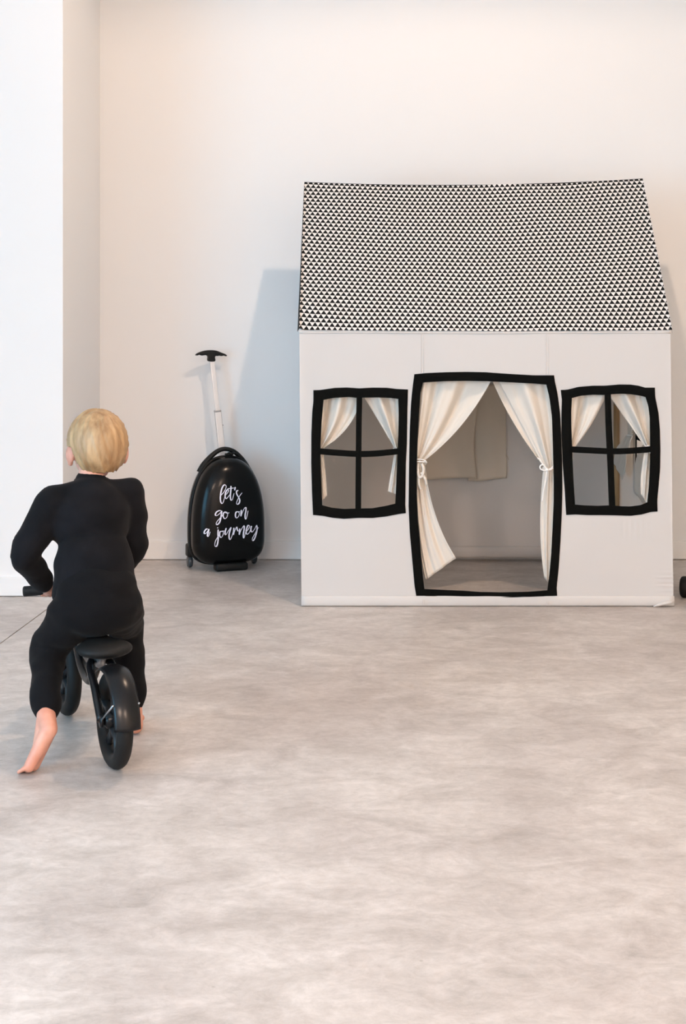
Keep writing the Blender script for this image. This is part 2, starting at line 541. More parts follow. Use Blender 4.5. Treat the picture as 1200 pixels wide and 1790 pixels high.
def dist_poly(x, z, poly):
    best = 9
    p = Vector((x, z))
    for i in range(len(poly)):
        a = Vector(poly[i - 1]); b = Vector(poly[i])
        ab = b - a
        t = max(0, min(1, (p - a).dot(ab) / max(ab.length_squared, 1e-12)))
        best = min(best, (p - a - ab * t).length)
    return best


HOLES = [loop2d(WINL), loop2d(DOOR), loop2d(WINR)]
BOXES = [(min(p[0] for p in h) - .03, max(p[0] for p in h) + .03, min(p[1] for p in h) - .03, max(p[1] for p in h) + .03) for h in HOLES]


def hole(x, z):
    for h, b in zip(HOLES, BOXES):
        if b[0] < x < b[1] and b[2] < z < b[3]:
            if in_poly(x, z, h) or dist_poly(x, z, h) < 0.014:
                return True
    return False


def sheet(bm, fn, nu, nv, thick=None, skip=None, uvf=None):
    """grid surface fn(u,v); with thick (a vector function or vector) a closed double skin"""
    V = [[bm.verts.new(fn(i / nu, j / nv)) for i in range(nu + 1)] for j in range(nv + 1)]
    lay = bm.loops.layers.uv.new('UVMap') if uvf else None
    faces = []
    for j in range(nv):
        for i in range(nu):
            if skip and skip((i + .5) / nu, (j + .5) / nv):
                continue
            f = bm.faces.new((V[j][i], V[j][i + 1], V[j + 1][i + 1], V[j + 1][i]))
            faces.append(f)
            if uvf:
                for lp, (a, b) in zip(f.loops, ((i, j), (i + 1, j), (i + 1, j + 1), (i, j + 1))):
                    lp[lay].uv = uvf(a / nu, b / nv)
    loose = [v for v in bm.verts if not v.link_faces]
    bmesh.ops.delete(bm, geom=loose, context='VERTS')
    return faces


# front panel: left/right edges and eave as in the photograph
def front_pt(u, v):
    zt = fz(578) + 0.002
    z = zt * v + 0.004 * (1 - v)
    xl = fx(527.5) * (1 - v) + fx(523.5) * v
    xr = fx(1178) * (1 - v) + fx(1172.5) * v
    # the right hem bulges a little above the corner
    x = xl + (xr - xl) * u
    d = 0.0
    return Vector((x, YF + dyf(x, z) + d, z))


NU, NV = 220, 162


def skipf(u, v):
    p = front_pt(u, v)
    return hole(p.x, p.z)


bm = bmesh.new()
sheet(bm, front_pt, NU, NV, skip=skipf)
hobj('front_panel', bm, M['canvas'])

# front hem: a rounded pocket along the floor
bm = bmesh.new()
pts = [Vector((fx(527.5) - 0.001, YF - 0.002, 0.019)), Vector((fx(1179), YF - 0.002, 0.019))]
pts = resample(pts, 60)
for p in pts:
    p.y += 0.0015 * noise.noise(Vector((p.x * 9, 0, 3)))
    p.z += 0.001 * noise.noise(Vector((p.x * 7, 5, 3)))
add_tube(bm, pts, 0.0185, 16, flat=1.0, up=(0, 0, 1))
for v in bm.verts:
    v.co.y = YF - 0.002 + (v.co.y - YF + 0.002) * 0.34
    if v.co.z < 0.003: v.co.z = 0.003
hobj('hem', bm, M['canvas'])


bm = bmesh.new()
add_tube(bm, [Vector((fx(523.5) + (fx(1172.5) - fx(523.5)) * i / 40, YF - 0.001, fz(581.5) + 0.0012 * math.sin(i / 40 * PI * 3))) for i in range(41)], 0.003, 10)
hobj('hem', bm, M['canvas'])


def flap_corner():
    bm = bmesh.new()
    a = [P(1140, 1059, YF - 0.013), P(1178, 1060, YF - 0.013), P(1177, 1053, YF - 0.016), P(1160, 1055, YF - 0.016)]
    add_tube(bm, [P(1143, 1060, YF - .012), P(1153, 1057, YF - .015), P(1170, 1053.5, YF - .014), P(1178, 1051, YF - .008)], [0.002, 0.005, 0.006, 0.004], 8)
    return bm


hobj('hem', flap_corner(), M['canvas'])


def band(d):
    """the flat sewn tape around an opening, with thickness on both faces of the cloth"""
    bm = bmesh.new()
    n = 40
    O, I = [], []
    for o, i, rev in (('ot', 'it', 0), ('orr', 'ir', 0), ('ob', 'ib', 1), ('ol', 'il', 1)):
        a = resample([(x, y, 0) for x, y in d[o]], n); b = resample([(x, y, 0) for x, y in d[i]], n)
        if rev: a.reverse(); b.reverse()
        O += a[:-1]; I += b[:-1]
    K = 4
    rings = []
    for off in (-0.0032, 0.0032):
        for k in range(K + 1):
            t = k / K
            row = []
            for a, b in zip(O, I):
                q = a.lerp(b, t)
                x, z = fx(q.x), fz(q.y)
                edge = 0.0012 if k in (0, K) else 0
                row.append(bm.verts.new((x, YF + dyf(x, z) + off + (edge if off < 0 else -edge), z)))
            rings.append(row)
    N = len(O)
    def strip(A, B):
        for i in range(N):
            bm.faces.new((A[i], A[(i + 1) % N], B[(i + 1) % N], B[i]))
    for k in range(K):
        strip(rings[k], rings[k + 1]); strip(rings[K + 1 + k], rings[K + 2 + k])
    strip(rings[0], rings[K + 1]); strip(rings[K], rings[2 * K + 1])
    bmesh.ops.recalc_face_normals(bm, faces=bm.faces)
    return bm


def bar(path, vertical):
    bm = bmesh.new()
    pts = catmull([(a, b, w_) for a, b, w_ in path], 8)
    rows = []
    for q in pts:
        r = []
        for off in (-0.0026, 0.0026):
            for s in (-1, 0, 1):
                x = q.x + (s * q.z if vertical else 0); y = q.y + (0 if vertical else s * q.z)
                X, Z = fx(x), fz(y)
                r.append(bm.verts.new((X, YF + 0.0005 + dyf(X, Z) + off * (1 if s == 0 else 0.6), Z)))
        rows.append(r)
    for A, B in zip(rows, rows[1:]):
        for k0, k1 in ((0, 1), (1, 2), (2, 5), (5, 4), (4, 3), (3, 0)):
            bm.faces.new((A[k0], A[k1], B[k1], B[k0]))
    bmesh.ops.recalc_face_normals(bm, faces=bm.faces)
    return bm


doorf = hobj('door_frame', band(DOOR), M['trim'], smooth=False)
for d in (WINL, WINR):
    fr = hobj('window_frame', band(d), M['trim'], smooth=False)
    hobj('mullion', bar(d['mv'], True), M['trim'], fr, smooth=False)
    hobj('crossbar', bar(d['mh'], False), M['trim'], fr, smooth=False)
# top-stitch ridges along the door's bottom tape
for yy in (1036.8, 1041.2):
    bm = bmesh.new()
    add_tube(bm, [Vector((fx(x), YF - 0.0036 + dyf(fx(x), fz(yy)), fz(yy + 2.5 * math.sin((x - 742) / 216 * PI) * 1.1))) for x in range(744, 958, 8)], 0.0011, 6)
    hobj('stitching', bm, M['trim'], doorf)

# sewn joins above and below the door
for (xa, ya, xb, yb) in ((739, 580, 739, 651), (957, 579, 957.5, 654), (742, 1047, 742, 1056), (958, 1050, 958, 1057)):
    bm = bmesh.new()
    n = 16
    for s, r in ((-2.1, 0.0007), (2.1, 0.0007)):
        pts = []
        for i in range(n + 1):
            t = i / n
            x, z = fx(xa + (xb - xa) * t + s), fz(ya + (yb - ya) * t)
            pts.append((x, YF + dyf(x, z) - 0.0008 - (0.012 if ya > 1000 else 0), z))
        add_tube(bm, pts, r * 1.6, 6)
    hobj('seam', bm, M['canvas'])

# side, back and roof panels
XFL, XFR = fx(525), fx(1174.5)
RZ = lambda u: 1.521 + 0.013 * u - 0.0175 * 4 * u * (1 - u)
EZ = fz(578) + 0.002


def side_profile(v):          # height limit of the gable at depth fraction v (0 front .. 1 back)
    return EZ + (1.515 - EZ) * (1 - abs(2 * v - 1)) - 0.012


SWY0, SWY1, SWZ0, SWZ1 = 5.22, 5.55, 0.345, 0.735      # opening in the right side


def side(X, window):
    bm = bmesh.new()
    def fn(u, v):
        y = YF + 0.004 + (YBK - YF - 0.004) * u
        zt = side_profile(u)
        z = 0.006 + (zt - 0.006) * v
        x = X + 0.006 * noise.noise(Vector((y * 3, z * 2.5, X * 5)))
        return Vector((x, y, z))
    def sk(u, v):
        p = fn(u, v)
        return window and SWY0 + .006 < p.y < SWY1 - .006 and SWZ0 + .006 < p.z < SWZ1 - .006
    sheet(bm, fn, 110, 100, skip=sk)
    return bm


hobj('side_panel', side(XFL + 0.002, False), M['canvas'])
hobj('side_panel', side(XFR - 0.002, True), M['canvas'])
bm = bmesh.new()
sheet(bm, lambda u, v: Vector((XFL + 0.004 + (XFR - XFL - 0.008) * u,
                               YBK + 0.004 * noise.noise(Vector((u * 5, v * 4, 8))), 0.012 + (EZ - 0.012) * v)), 80, 60)
hobj('back_panel', bm, M['canvas'])
bm = bmesh.new()
add_tube(bm, resample([(XFL + 0.01, YBK - 0.004, 0.038), (XFR - 0.01, YBK - 0.004, 0.038)], 30), 0.024, 14, up=(0, 0, 1))
for v in bm.verts:
    v.co.y = YBK - 0.004 + (v.co.y - YBK + 0.004) * 0.4
hobj('hem', bm, M['canvas'])


def roof(front):
    bm = bmesh.new()
    ye, sgn = (YF - 0.004, 1) if front else (YBK + 0.012, -1)
    sl_len = math.hypot(YR - ye, 1.52 - EZ)
    def fn(u, s):
        xl = (XFL - 0.003) * (1 - s) + (-0.147) * s
        xr = (XFR + 0.002) * (1 - s) + 1.143 * s
        zr = RZ(u)
        ez = EZ - 0.002 + 0.004 * (1 - (2 * u - 1) ** 2) * -1 + 0.003
        if u < 0.03: ez += 0.004 * (1 - u / 0.03)
        z = ez + (zr - ez) * s
        y = ye + (YR - ye) * s
        sag = 0.012 * math.sin(PI * s) * math.sin(PI * u) + 0.003 * noise.noise(Vector((u * 6, s * 4, 2)))
        n = Vector((0, -0.75 * sgn, 0.66))
        return Vector((xl + (xr - xl) * u, y, z)) - n * sag
    ntri, nrow = 65.4, 40.5
    def uvf(u, s):
        w_ = (XFR - XFL) * (1 - s) + 1.29 * s
        return ((u - 0.5) * w_ / 0.0197 + 100.0, s * nrow + 0.35 * math.sin(PI * u) * 0.6 + 0.25 * noise.noise(Vector((u * 5, s * 3, 6))) + 10.12)
    sheet(bm, fn, 90, 44, uvf=uvf)
    # narrow edge turned down over the gables, and a return under the ridge
    lay = bm.loops.layers.uv.verify()
    bm.verts.ensure_lookup_table()
    nu = 91
    for col, sx in ((0, -1), (90, 1)):
        prev = None
        for j in range(45):
            v = bm.verts[j * nu + col]
            w2 = bm.verts.new(v.co + Vector((sx * (0.0015 + (0.005 * (1 - j / 44) if sx < 0 else 0)), 0.004 * sgn, -0.012)))
            if prev:
                f = bm.faces.new((prev[0], v, w2, prev[1]) if sx > 0 else (v, prev[0], prev[1], w2))
                for lp in f.loops:
                    lp[lay].uv = (0.5 if sx < 0 else lp.vert.co.z * 40, 0.02 if sx < 0 else lp.vert.co.z * 50)
            prev = (v, w2)
            bm.verts.ensure_lookup_table()
    return bm


hobj('roof_panel', roof(True), M['roof'])
hobj('roof_panel', roof(False), M['roof'])
bm = bmesh.new()
add_tube(bm, [Vector((-0.147 + 1.29 * i / 40, YR, RZ(i / 40) - 0.002)) for i in range(41)], 0.0021, 10)
hobj('ridge_binding', bm, M['trim'])

# wooden frame inside
for x in (XFL + 0.022, XFR - 0.018):
    for y in (YF + 0.03, YBK - 0.03):
        bm = bmesh.new(); add_tube(bm, [(x, y, 0.006), (x, y, EZ - 0.01)], 0.0125, 16); hobj('pole', bm, M['wood'])
    for y in (YF + 0.03, YBK - 0.03):
        bm = bmesh.new()
        add_tube(bm, [(x, y, EZ - 0.015), (x, YR, 1.49)], 0.011, 12); hobj('rafter', bm, M['wood'])
bm = bmesh.new(); add_tube(bm, [(XFL + .03, YR, 1.487), (XFR - .03, YR, 1.487)], 0.011, 12); hobj('ridge_pole', bm, M['wood'])


# ---- curtains
def front_map(a, b, d):
    return Vector((fx(a), YF + 0.008 + d, fz(b)))


def bez(p, c, q, t):
    return ((1 - t) ** 2 * p[0] + 2 * t * (1 - t) * c[0] + t * t * q[0], (1 - t) ** 2 * p[1] + 2 * t * (1 - t) * c[1] + t * t * q[1])


def lp(a, b, t): return (a[0] + (b[0] - a[0]) * t, a[1] + (b[1] - a[1]) * t)


def curtain(T, C, K, Cl, B, mapf, folds, amp=0.014, depth=0.012, seed=0, nu=90, nv=46, nl=34, parent=None, skew=0.6, lowfold=0.5, hold=0.35):
    """T,C,K,Cl,B: (outer, inner) pairs of points: rail, belly, tie, lower belly, hem"""
    bm = bmesh.new()
    def fold(u, t, k):
        ph = folds * 2 * PI * (u ** skew) + seed
        f = math.sin(ph) + 0.35 * math.sin(2.3 * ph + 1.3 + seed) + 0.25 * math.sin(0.5 * ph + seed * 2)
        return f * k
    def fn(u, v):
        nvt = nv / (nv + nl)
        if v <= nvt:
            t = v / nvt
            p = bez(lp(T[0], T[1], u), lp(C[0], C[1], u), lp(K[0], K[1], u), t)
            k = amp * (hold + (1 - hold) * math.sin(PI * min(1, 0.12 + 0.62 * t)) ** 1.0) * (1 - 0.55 * t ** 3)
            e = depth + fold(u, t, k)
            e += 0.004 * noise.noise(Vector((u * 9, t * 2.2, seed)))
        else:
            t = (v - nvt) / (1 - nvt)
            p = bez(lp(K[0], K[1], u), lp(Cl[0], Cl[1], u), lp(B[0], B[1], u), t)
            e = depth + fold(u, 1, amp * 0.45 * (1 - t * lowfold)) + 0.003 * noise.noise(Vector((u * 6, t * 3, seed + 4)))
        return mapf(p[0], p[1], max(e, -0.001))
    sheet(bm, fn, nu, nv + nl)
    bmesh.ops.recalc_face_normals(bm, faces=bm.faces)
    me = bpy.data.meshes.new('curtain')
    o = hobj('curtain', bm, M['curtain'])
    sm = o.modifiers.new('thickness', 'SOLIDIFY'); sm.thickness = 0.0012; sm.offset = 0
    return o


def cord(paths, parent, r=0.0019, name='tie'):
    bm = bmesh.new()
    for pts, closed in paths:
        add_tube(bm, catmull(pts, 6, closed), r, 8, closed=closed)
    return hobj(name, bm, M['tie'], parent)


fm = front_map
# door, left
c1 = curtain(((733, 660), (863, 660)), ((727, 740), (818, 748)), ((727, 806), (743, 806)),
             ((727, 935), (752, 905)), ((746, 1016), (799, 978)), fm, 2.6, 0.017, 0.02, seed=0.6)
cord([([fm(726, 804, .000), fm(735, 803, -.004), fm(745, 806, .004), fm(744, 811, .03), fm(730, 810, .03)], True),
      ([fm(726, 808, .000), fm(735, 807, -.005), fm(745, 809, .004), fm(744, 814, .03), fm(730, 813, .03)], True),
      ([fm(741, 808, -.003), fm(744, 806, -.006), fm(747, 809, -.003)], False)], c1)
bm = bmesh.new()      # the bunched loop of cloth hanging below the tie
add_tube(bm, catmull([fm(732, 810, .004), fm(731, 822, -.002), fm(733, 834, -.002), fm(739, 832, -.003), fm(741, 820, -.002), fm(738, 811, .004)], 6), 0.005, 10)
add_tube(bm, catmull([fm(737, 826, .0), fm(744, 838, -.001), fm(746, 848, .003)], 6), [0.005] * 7 + [0.004] * 6, 10)
add_tube(bm, catmull([fm(733, 830, .0), fm(733, 846, -.001), fm(737, 856, .004)], 6), 0.0045, 10)
hobj('knot', bm, M['curtain'], c1)
# door, right
c2 = curtain(((968, 662), (872, 661)), ((974, 735), (910, 735)), ((971, 820), (953, 816)),
             ((972, 920), (941, 930)), ((962, 1022), (954, 1012)), fm, 1.7, 0.015, 0.016, seed=3.6)
# its folded leading edge
bm = bmesh.new()
def edge_fn(u, v):
    a = bez((861, 660), (894, 742), (952, 815), v); b = bez((888, 661), (915, 738), (957, 817), v)
    p = lp(a, b, u)
    return fm(p[0], p[1], 0.034 - 0.01 * v + 0.008 * math.sin(u * PI))
sheet(bm, edge_fn, 14, 40)
o = hobj('folded_edge', bm, M['curtain'], c2)
sm = o.modifiers.new('thickness', 'SOLIDIFY'); sm.thickness = 0.0012; sm.offset = 0
cord([([fm(969, 815, .0), fm(962, 820, -.006), fm(957, 821, -.008), fm(952, 818, -.004)], False),
      ([fm(957, 821, -.009), fm(951, 822, -.012), fm(945, 819, -.012), fm(945, 814, -.012), fm(950, 812, -.012), fm(954, 817, -.011)], True),
      ([fm(957, 821, -.009), fm(949, 811, -.006), fm(944, 803, -.006), fm(940, 801, -.006)], False),
      ([fm(957, 821, -.009), fm(955, 838, -.006), fm(951, 858, -.006), fm(949, 877, -.004)], False),
      ([fm(969, 818, .0), fm(957, 823, -.006), fm(951, 820, .01), fm(957, 818, .03), fm(968, 818, .03)], True)], c2, r=0.0026)
bm = bmesh.new(); add_ell(bm, fm(957, 821, -.010), (0.005, 0.004, 0.005)); hobj('knot', bm, M['tie'], c2)

# left window pair
c3 = curtain(((559, 688), (634, 688)), ((557, 735), (622, 752)), ((556, 786), (564, 785)),
             ((558, 830), (570, 832)), ((560, 880), (572, 868)), fm, 2.2, 0.018, 0.02, seed=2.2, nu=70)
c4 = curtain(((704, 688), (634, 690)), ((702, 740), (662, 735)), ((699, 789), (692, 787)),
             ((697, 830), (684, 832)), ((694, 866), (679, 861)), fm, 1.5, 0.022, 0.024, seed=3.9, nu=70)
# right window pair
c5 = curtain(((992, 686), (1066, 685)), ((996, 735), (1046, 735)), ((996, 786), (1006, 786)),
             ((996, 830), (1001, 830)), ((998, 870), (1003, 866)), fm, 1.8, 0.018, 0.02, seed=1.1, nu=70)
c6 = curtain(((1136, 684), (1066, 688)), ((1140, 735), (1098, 732)), ((1142, 785), (1133, 784)),
             ((1144, 830), (1122, 835)), ((1136, 884), (1125, 866)), fm, 1.5, 0.022, 0.024, seed=4.0, nu=70)
cord([([fm(1130, 781, .0), fm(1136, 780, -.004), fm(1139, 785, -.006), fm(1138, 790, -.006)], False),
      ([fm(1138, 786, -.004), fm(1137, 791, -.007), fm(1140, 795, -.007)], False),
      ([fm(1130, 780, .0), fm(1136, 784, -.003), fm(1143, 783, .004), fm(1140, 780, .03), fm(1132, 779, .03)], True)], c6, r=0.0018)
for c, xs in ((c3, (555, 566)), (c4, (690, 701)), (c5, (994, 1008))):
    a, b = xs
    cord([([fm(a, 786, .002), fm((a + b) / 2, 787, -.003), fm(b, 786, .004), fm(b, 785, .03), fm(a, 785, .03)], True)], c, r=0.0018)


# side window: tape frame, two tied curtains
def smap(y, z, d):
    return Vector((XFR - 0.006 - d, y, z))


bm = bmesh.new()
t = 0.028
for (ya, yb, za, zb) in ((SWY0 - t, SWY1 + t, SWZ1, SWZ1 + t), (SWY0 - t, SWY1 + t, SWZ0 - t, SWZ0), (SWY0 - t, SWY0, SWZ0, SWZ1), (SWY1, SWY1 + t, SWZ0, SWZ1)):
    add_box(bm, XFR + 0.001, XFR + 0.006, ya, yb, za, zb)
fr = hobj('window_frame', bm, M['trim'], smooth=False)
bm = bmesh.new(); add_box(bm, XFR - 0.001, XFR + 0.004, SWY0, SWY1, 0.53, 0.552); hobj('crossbar', bm, M['trim'], fr, smooth=False)
bm = bmesh.new(); add_box(bm, XFR - 0.001, XFR + 0.004, 5.374, 5.396, SWZ0, SWZ1); hobj('mullion', bm, M['trim'], fr, smooth=False)
c7 = curtain(((5.59, SWZ1 + .03), (5.40, SWZ1 + .03)), ((5.585, .66), (5.46, .62)), ((5.58, .545), (5.545, .543)),
             ((5.72, .490), (5.45, .465)), ((5.775, .415), (5.60, .366)), lambda a, b, d: smap(a, b, d * 0.9 + 0.02 * min(1, max(0, (0.545 - b) / 0.06))), 1.8, 0.005, 0.018, seed=0.4, nu=50)
c8 = curtain(((5.18, SWZ1 + .03), (5.37, SWZ1 + .03)), ((5.19, .66), (5.31, .62)), ((5.20, .545), (5.235, .543)),
             ((5.19, .46), (5.48, .49)), ((5.22, .300), (5.44, .335)), smap, 1.8, 0.005, 0.018, seed=2.4, nu=50)
cord([([smap(SWY1 + .012, .548, .0), smap(SWY1 - .01, .545, .03), smap(SWY1 - .02, .545, .01), smap(SWY1 - .025, .52, .02), smap(SWY1 - .02, .48, .02)], False)], c7)


# flap rolled down over the back window
def flap(xa, xb, za, zb, d0, seed, wob):
    bm = bmesh.new()
    def fn(u, v):
        x = xa + (xb - xa) * u + wob * math.sin(v * 7 + seed) * (u ** 3) * 0.5
        z = za + (zb - za) * v - 0.006 * math.sin(u * PI * 1.3 + seed) * (1 - v)
        d = d0 + 0.006 + 0.014 * math.sin(PI * u) * (1 - 0.7 * v) + 0.006 * noise.noise(Vector((u * 3, v * 3, seed)))
        return Vector((x, YBK - d, z))
    sheet(bm, fn, 30, 30)
    o = hobj('window_flap', bm, M['lining'])
    sm = o.modifiers.new('thickness', 'SOLIDIFY'); sm.thickness = 0.002; sm.offset = 0
    return o


def bx(px): return (px - CX) * YBK / F
def bz(py): return CAMZ - (py - CY) * YBK / F
f2 = flap(bx(818), bx(885), bz(838), bz(672), 0.004, 1.0, 0.004)
f1 = flap(bx(742), bx(831), bz(836), bz(672), 0.02, 2.2, 0.012)
bm = bmesh.new()
add_tube(bm, catmull([Vector((bx(884), YBK - .02, bz(y))) + Vector((0.002 * math.sin(y), 0, 0)) for y in (720, 760, 794)], 6), 0.0015, 6)
add_tube(bm, catmull([Vector((bx(884), YBK - .022, bz(793))), Vector((bx(887), YBK - .022, bz(799))), Vector((bx(889), YBK - .02, bz(803)))], 5), 0.0018, 6)
hobj('tie', bm, M['lining'], f2)

# ------------------------------------------------------------------ suitcase
SYAW = math.radians(20)
SC = empty('suitcase', (-0.470, 5.705, 0), SYAW)
tag(SC, 'glossy black hard shell trolley suitcase with white lettering, standing against the wall', 'suitcase')
SMX = Matrix.Translation(SC.location) @ Matrix.Rotation(SYAW, 4, 'Z')
SMI = SMX.inverted()
SW_, SZ0, SZM, SZ1 = 0.150, 0.022, 0.150, 0.447


def outline(t):
    """t from 0..2pi around the shell"""
    c, s = math.cos(t), math.sin(t)
    if s >= 0: a, n = SZ1 - SZM, 2.35
    else: a, n = SZM - SZ0, 3.4
    x = SW_ * math.copysign(abs(c) ** (2 / n), c)
    z = SZM + a * math.copysign(abs(s) ** (2 / n), s)
    return x, z


def shell(D, sgn, pw=3.3):
    bm = bmesh.new()
    NT, NS = 96, 26
    rings = []
    for j in range(NS):
        a = (j / NS) * PI / 2
        k = math.cos(a) ** (2 / pw); d = D * math.sin(a) ** (2 / pw) if a > 0 else 0
        ring = []
        for i in range(NT):
            x, z = outline(2 * PI * i / NT)
            zc = SZM + 0.04
            ring.append(bm.verts.new((x * k, sgn * (d + 0.004), zc + (z - zc) * k)))
        rings.append(ring)
    top = bm.verts.new((0, sgn * (D + 0.004), SZM + 0.04))
    for A, B in zip(rings, rings[1:]):
        for i in range(NT):
            bm.faces.new((A[i], A[(i + 1) % NT], B[(i + 1) % NT], B[i]))
    for i in range(NT):
        bm.faces.new((rings[-1][i], rings[-1][(i + 1) % NT], top))
    bm.faces.new(rings[0])
    bmesh.ops.recalc_face_normals(bm, faces=bm.faces)
    return bm


front = mesh_obj('front_shell', shell(0.105, -1), M['shell'], SC)
mesh_obj('back_shell', shell(0.09, 1, 4.0), M['shell'], SC)
loop = [outline(2 * PI * i / 96) for i in range(96)]
bm = bmesh.new()
add_tube(bm, [(x * 0.996, 0, SZM + (z - SZM) * 0.996) for x, z in loop], 0.0075, 10, closed=True, up=(0, 1, 0))
zp = mesh_obj('zipper', bm, M['plastic'], SC)
for dy in (-0.011, 0.011):
    bm = bmesh.new()
    add_tube(bm, [(x * 1.004, dy, SZM + (z - SZM) * 1.004) for x, z in loop], 0.0032, 8, closed=True, up=(0, 1, 0))
    mesh_obj('piping', bm, M['shell'], SC)
for dx in (0.004, 0.022):
    bm = bmesh.new()
    add_box(bm, dx - 0.008, dx + 0.008, -0.008, 0.008, SZ1 + 0.004, SZ1 + 0.013, bevel=0.003)
    add_tube(bm, [(dx, 0.0, SZ1 + 0.011), (dx + 0.008, -0.008, SZ1 + 0.016), (dx + 0.02, -0.014, SZ1 + 0.010)], [0.003, 0.0035, 0.003], 8)
    mesh_obj('zipper_pull', bm, M['plastic'], zp)
# carry handle: flat arched strap from flank to flank
bm = bmesh.new()
hp = catmull([(-0.106, 0.012, 0.386), (-0.089, 0.012, 0.416), (-0.058, 0.012, 0.449), (-0.026, 0.012, 0.471), (0.004, 0.012, 0.476),
              (0.036, 0.012, 0.465), (0.063, 0.012, 0.441), (0.085, 0.012, 0.411), (0.101, 0.012, 0.380)], 6)
nh = len(hp)
rr = [0.0125 - 0.0035 * math.sin(PI * i / (nh - 1)) for i in range(nh)]
add_tube(bm, hp, rr, 14, up=(0, 1, 0), flat=1.15)
for v in bm.verts:
    pass
mesh_obj('carry_handle', bm, M['plastic'], SC)
# telescopic pole: leaning a little to the left and back
PB = Vector((0.026, 0.092, 0.30)); PD = Vector((-0.092, 0.075, 1.0)).normalized()


def pole_part(name, s0, s1, w, d, m, bev=0.002):
    bm = bmesh.new()
    add_box(bm, -w / 2, w / 2, -d / 2, d / 2, s0, s1, bevel=bev)
    rot = Vector((0, 0, 1)).rotation_difference(PD).to_matrix().to_4x4()
    bmesh.ops.transform(bm, matrix=Matrix.Translation(PB) @ rot, verts=bm.verts)
    return mesh_obj(name, bm, m, SC, smooth=False)


p1 = pole_part('lower_pole', -0.15, 0.325, 0.0265, 0.014, M['alu'])
for s in (-1, 1):
    bm = bmesh.new()
    rot = Vector((0, 0, 1)).rotation_difference(PD).to_matrix().to_4x4()
    add_tube(bm, [Matrix.Translation(PB) @ rot @ Vector((s * 0.0134, -0.004, z)) for z in (-0.1, 0.325)], 0.0011, 6)
    mesh_obj('edge_rail', bm, M['alud'], p1)
bm = bmesh.new()
add_ell(bm, Matrix.Translation(PB) @ rot @ Vector((0.0142, -0.002, 0.265)), (0.0028, 0.0028, 0.0028))
mesh_obj('lock_button', bm, M['plastic'], p1)
pole_part('upper_pole', 0.325, 0.53, 0.019, 0.010, M['alu'])
pole_part('pole_collar', 0.320, 0.329, 0.0285, 0.016, M['alud'])
# T grip
gp = [(210, 265), (235, 238), (300, 207), (370, 187), (460, 178), (525, 183), (600, 206), (660, 226), (685, 242), (675, 257), (640, 248), (600, 258), (570, 253), (540, 262),
      (515, 260), (503, 282), (508, 340), (405, 344), (396, 282), (380, 263), (350, 260), (300, 270), (265, 258), (238, 271), (215, 273)]
bm = bmesh.new()
k = 0.002325 / 8.95 * 1.06
pl2 = catmull([((x - 455) * k, 0, (262 - y) * k) for x, y in gp], 4, True)
fa = [bm.verts.new((p.x, -0.010, p.z)) for p in pl2]; fb = [bm.verts.new((p.x, 0.010, p.z)) for p in pl2]
n = len(pl2)
bm.faces.new(fa); bm.faces.new(list(reversed(fb)))
for i in range(n):
    bm.faces.new((fa[i], fb[i], fb[(i + 1) % n], fa[(i + 1) % n]))
bmesh.ops.recalc_face_normals(bm, faces=bm.faces)
me = remeshed(bm, 0.0015, 5)
gt = PB + PD * 0.552
me.transform(Matrix.Translation(gt) @ Matrix.Rotation(math.radians(4), 4, 'Y'))
mesh_obj('grip', me, M['plastic'], SC)
# wheels and foot
for sx in (-1, 1):
    bm = bmesh.new()
    add_lathe(bm, [(-0.010, 0.012), (-0.009, 0.021), (-0.004, 0.0245), (0.004, 0.0245), (0.009, 0.021), (0.010, 0.012)], 'X', 28, (sx * 0.134, 0.060, 0.0250))
    wh = mesh_obj('wheel', bm, M['clear'], SC)
    bm = bmesh.new()
    add_box(bm, sx * 0.132 - 0.014, sx * 0.132 + 0.014, 0.038, 0.092, 0.042, 0.095, bevel=0.009)
    mesh_obj('wheel_housing', bm, M['plastic'], SC)
bm = bmesh.new()
add_box(bm, -0.062, 0.070, -0.082, -0.03, 0.0005, 0.032, bevel=0.009)
mesh_obj('foot', bm, M['plastic'], SC)

# lettering, brushed on the domed front
tv = [v.co.copy() for v in front.data.vertices]
tp = [list(p.vertices) for p in front.data.polygons]
TREE = BVHTree.FromPolygons(tv, tp)
CAMP = SMI @ Vector((0, 0, CAMZ))


def on_shell(x, y):
    d = SMI.to_3x3() @ Vector(((x - CX) / F, 1, -(y - CY) / F))
    h = TREE.ray_cast(CAMP, d.normalized())
    return h[0], h[1]


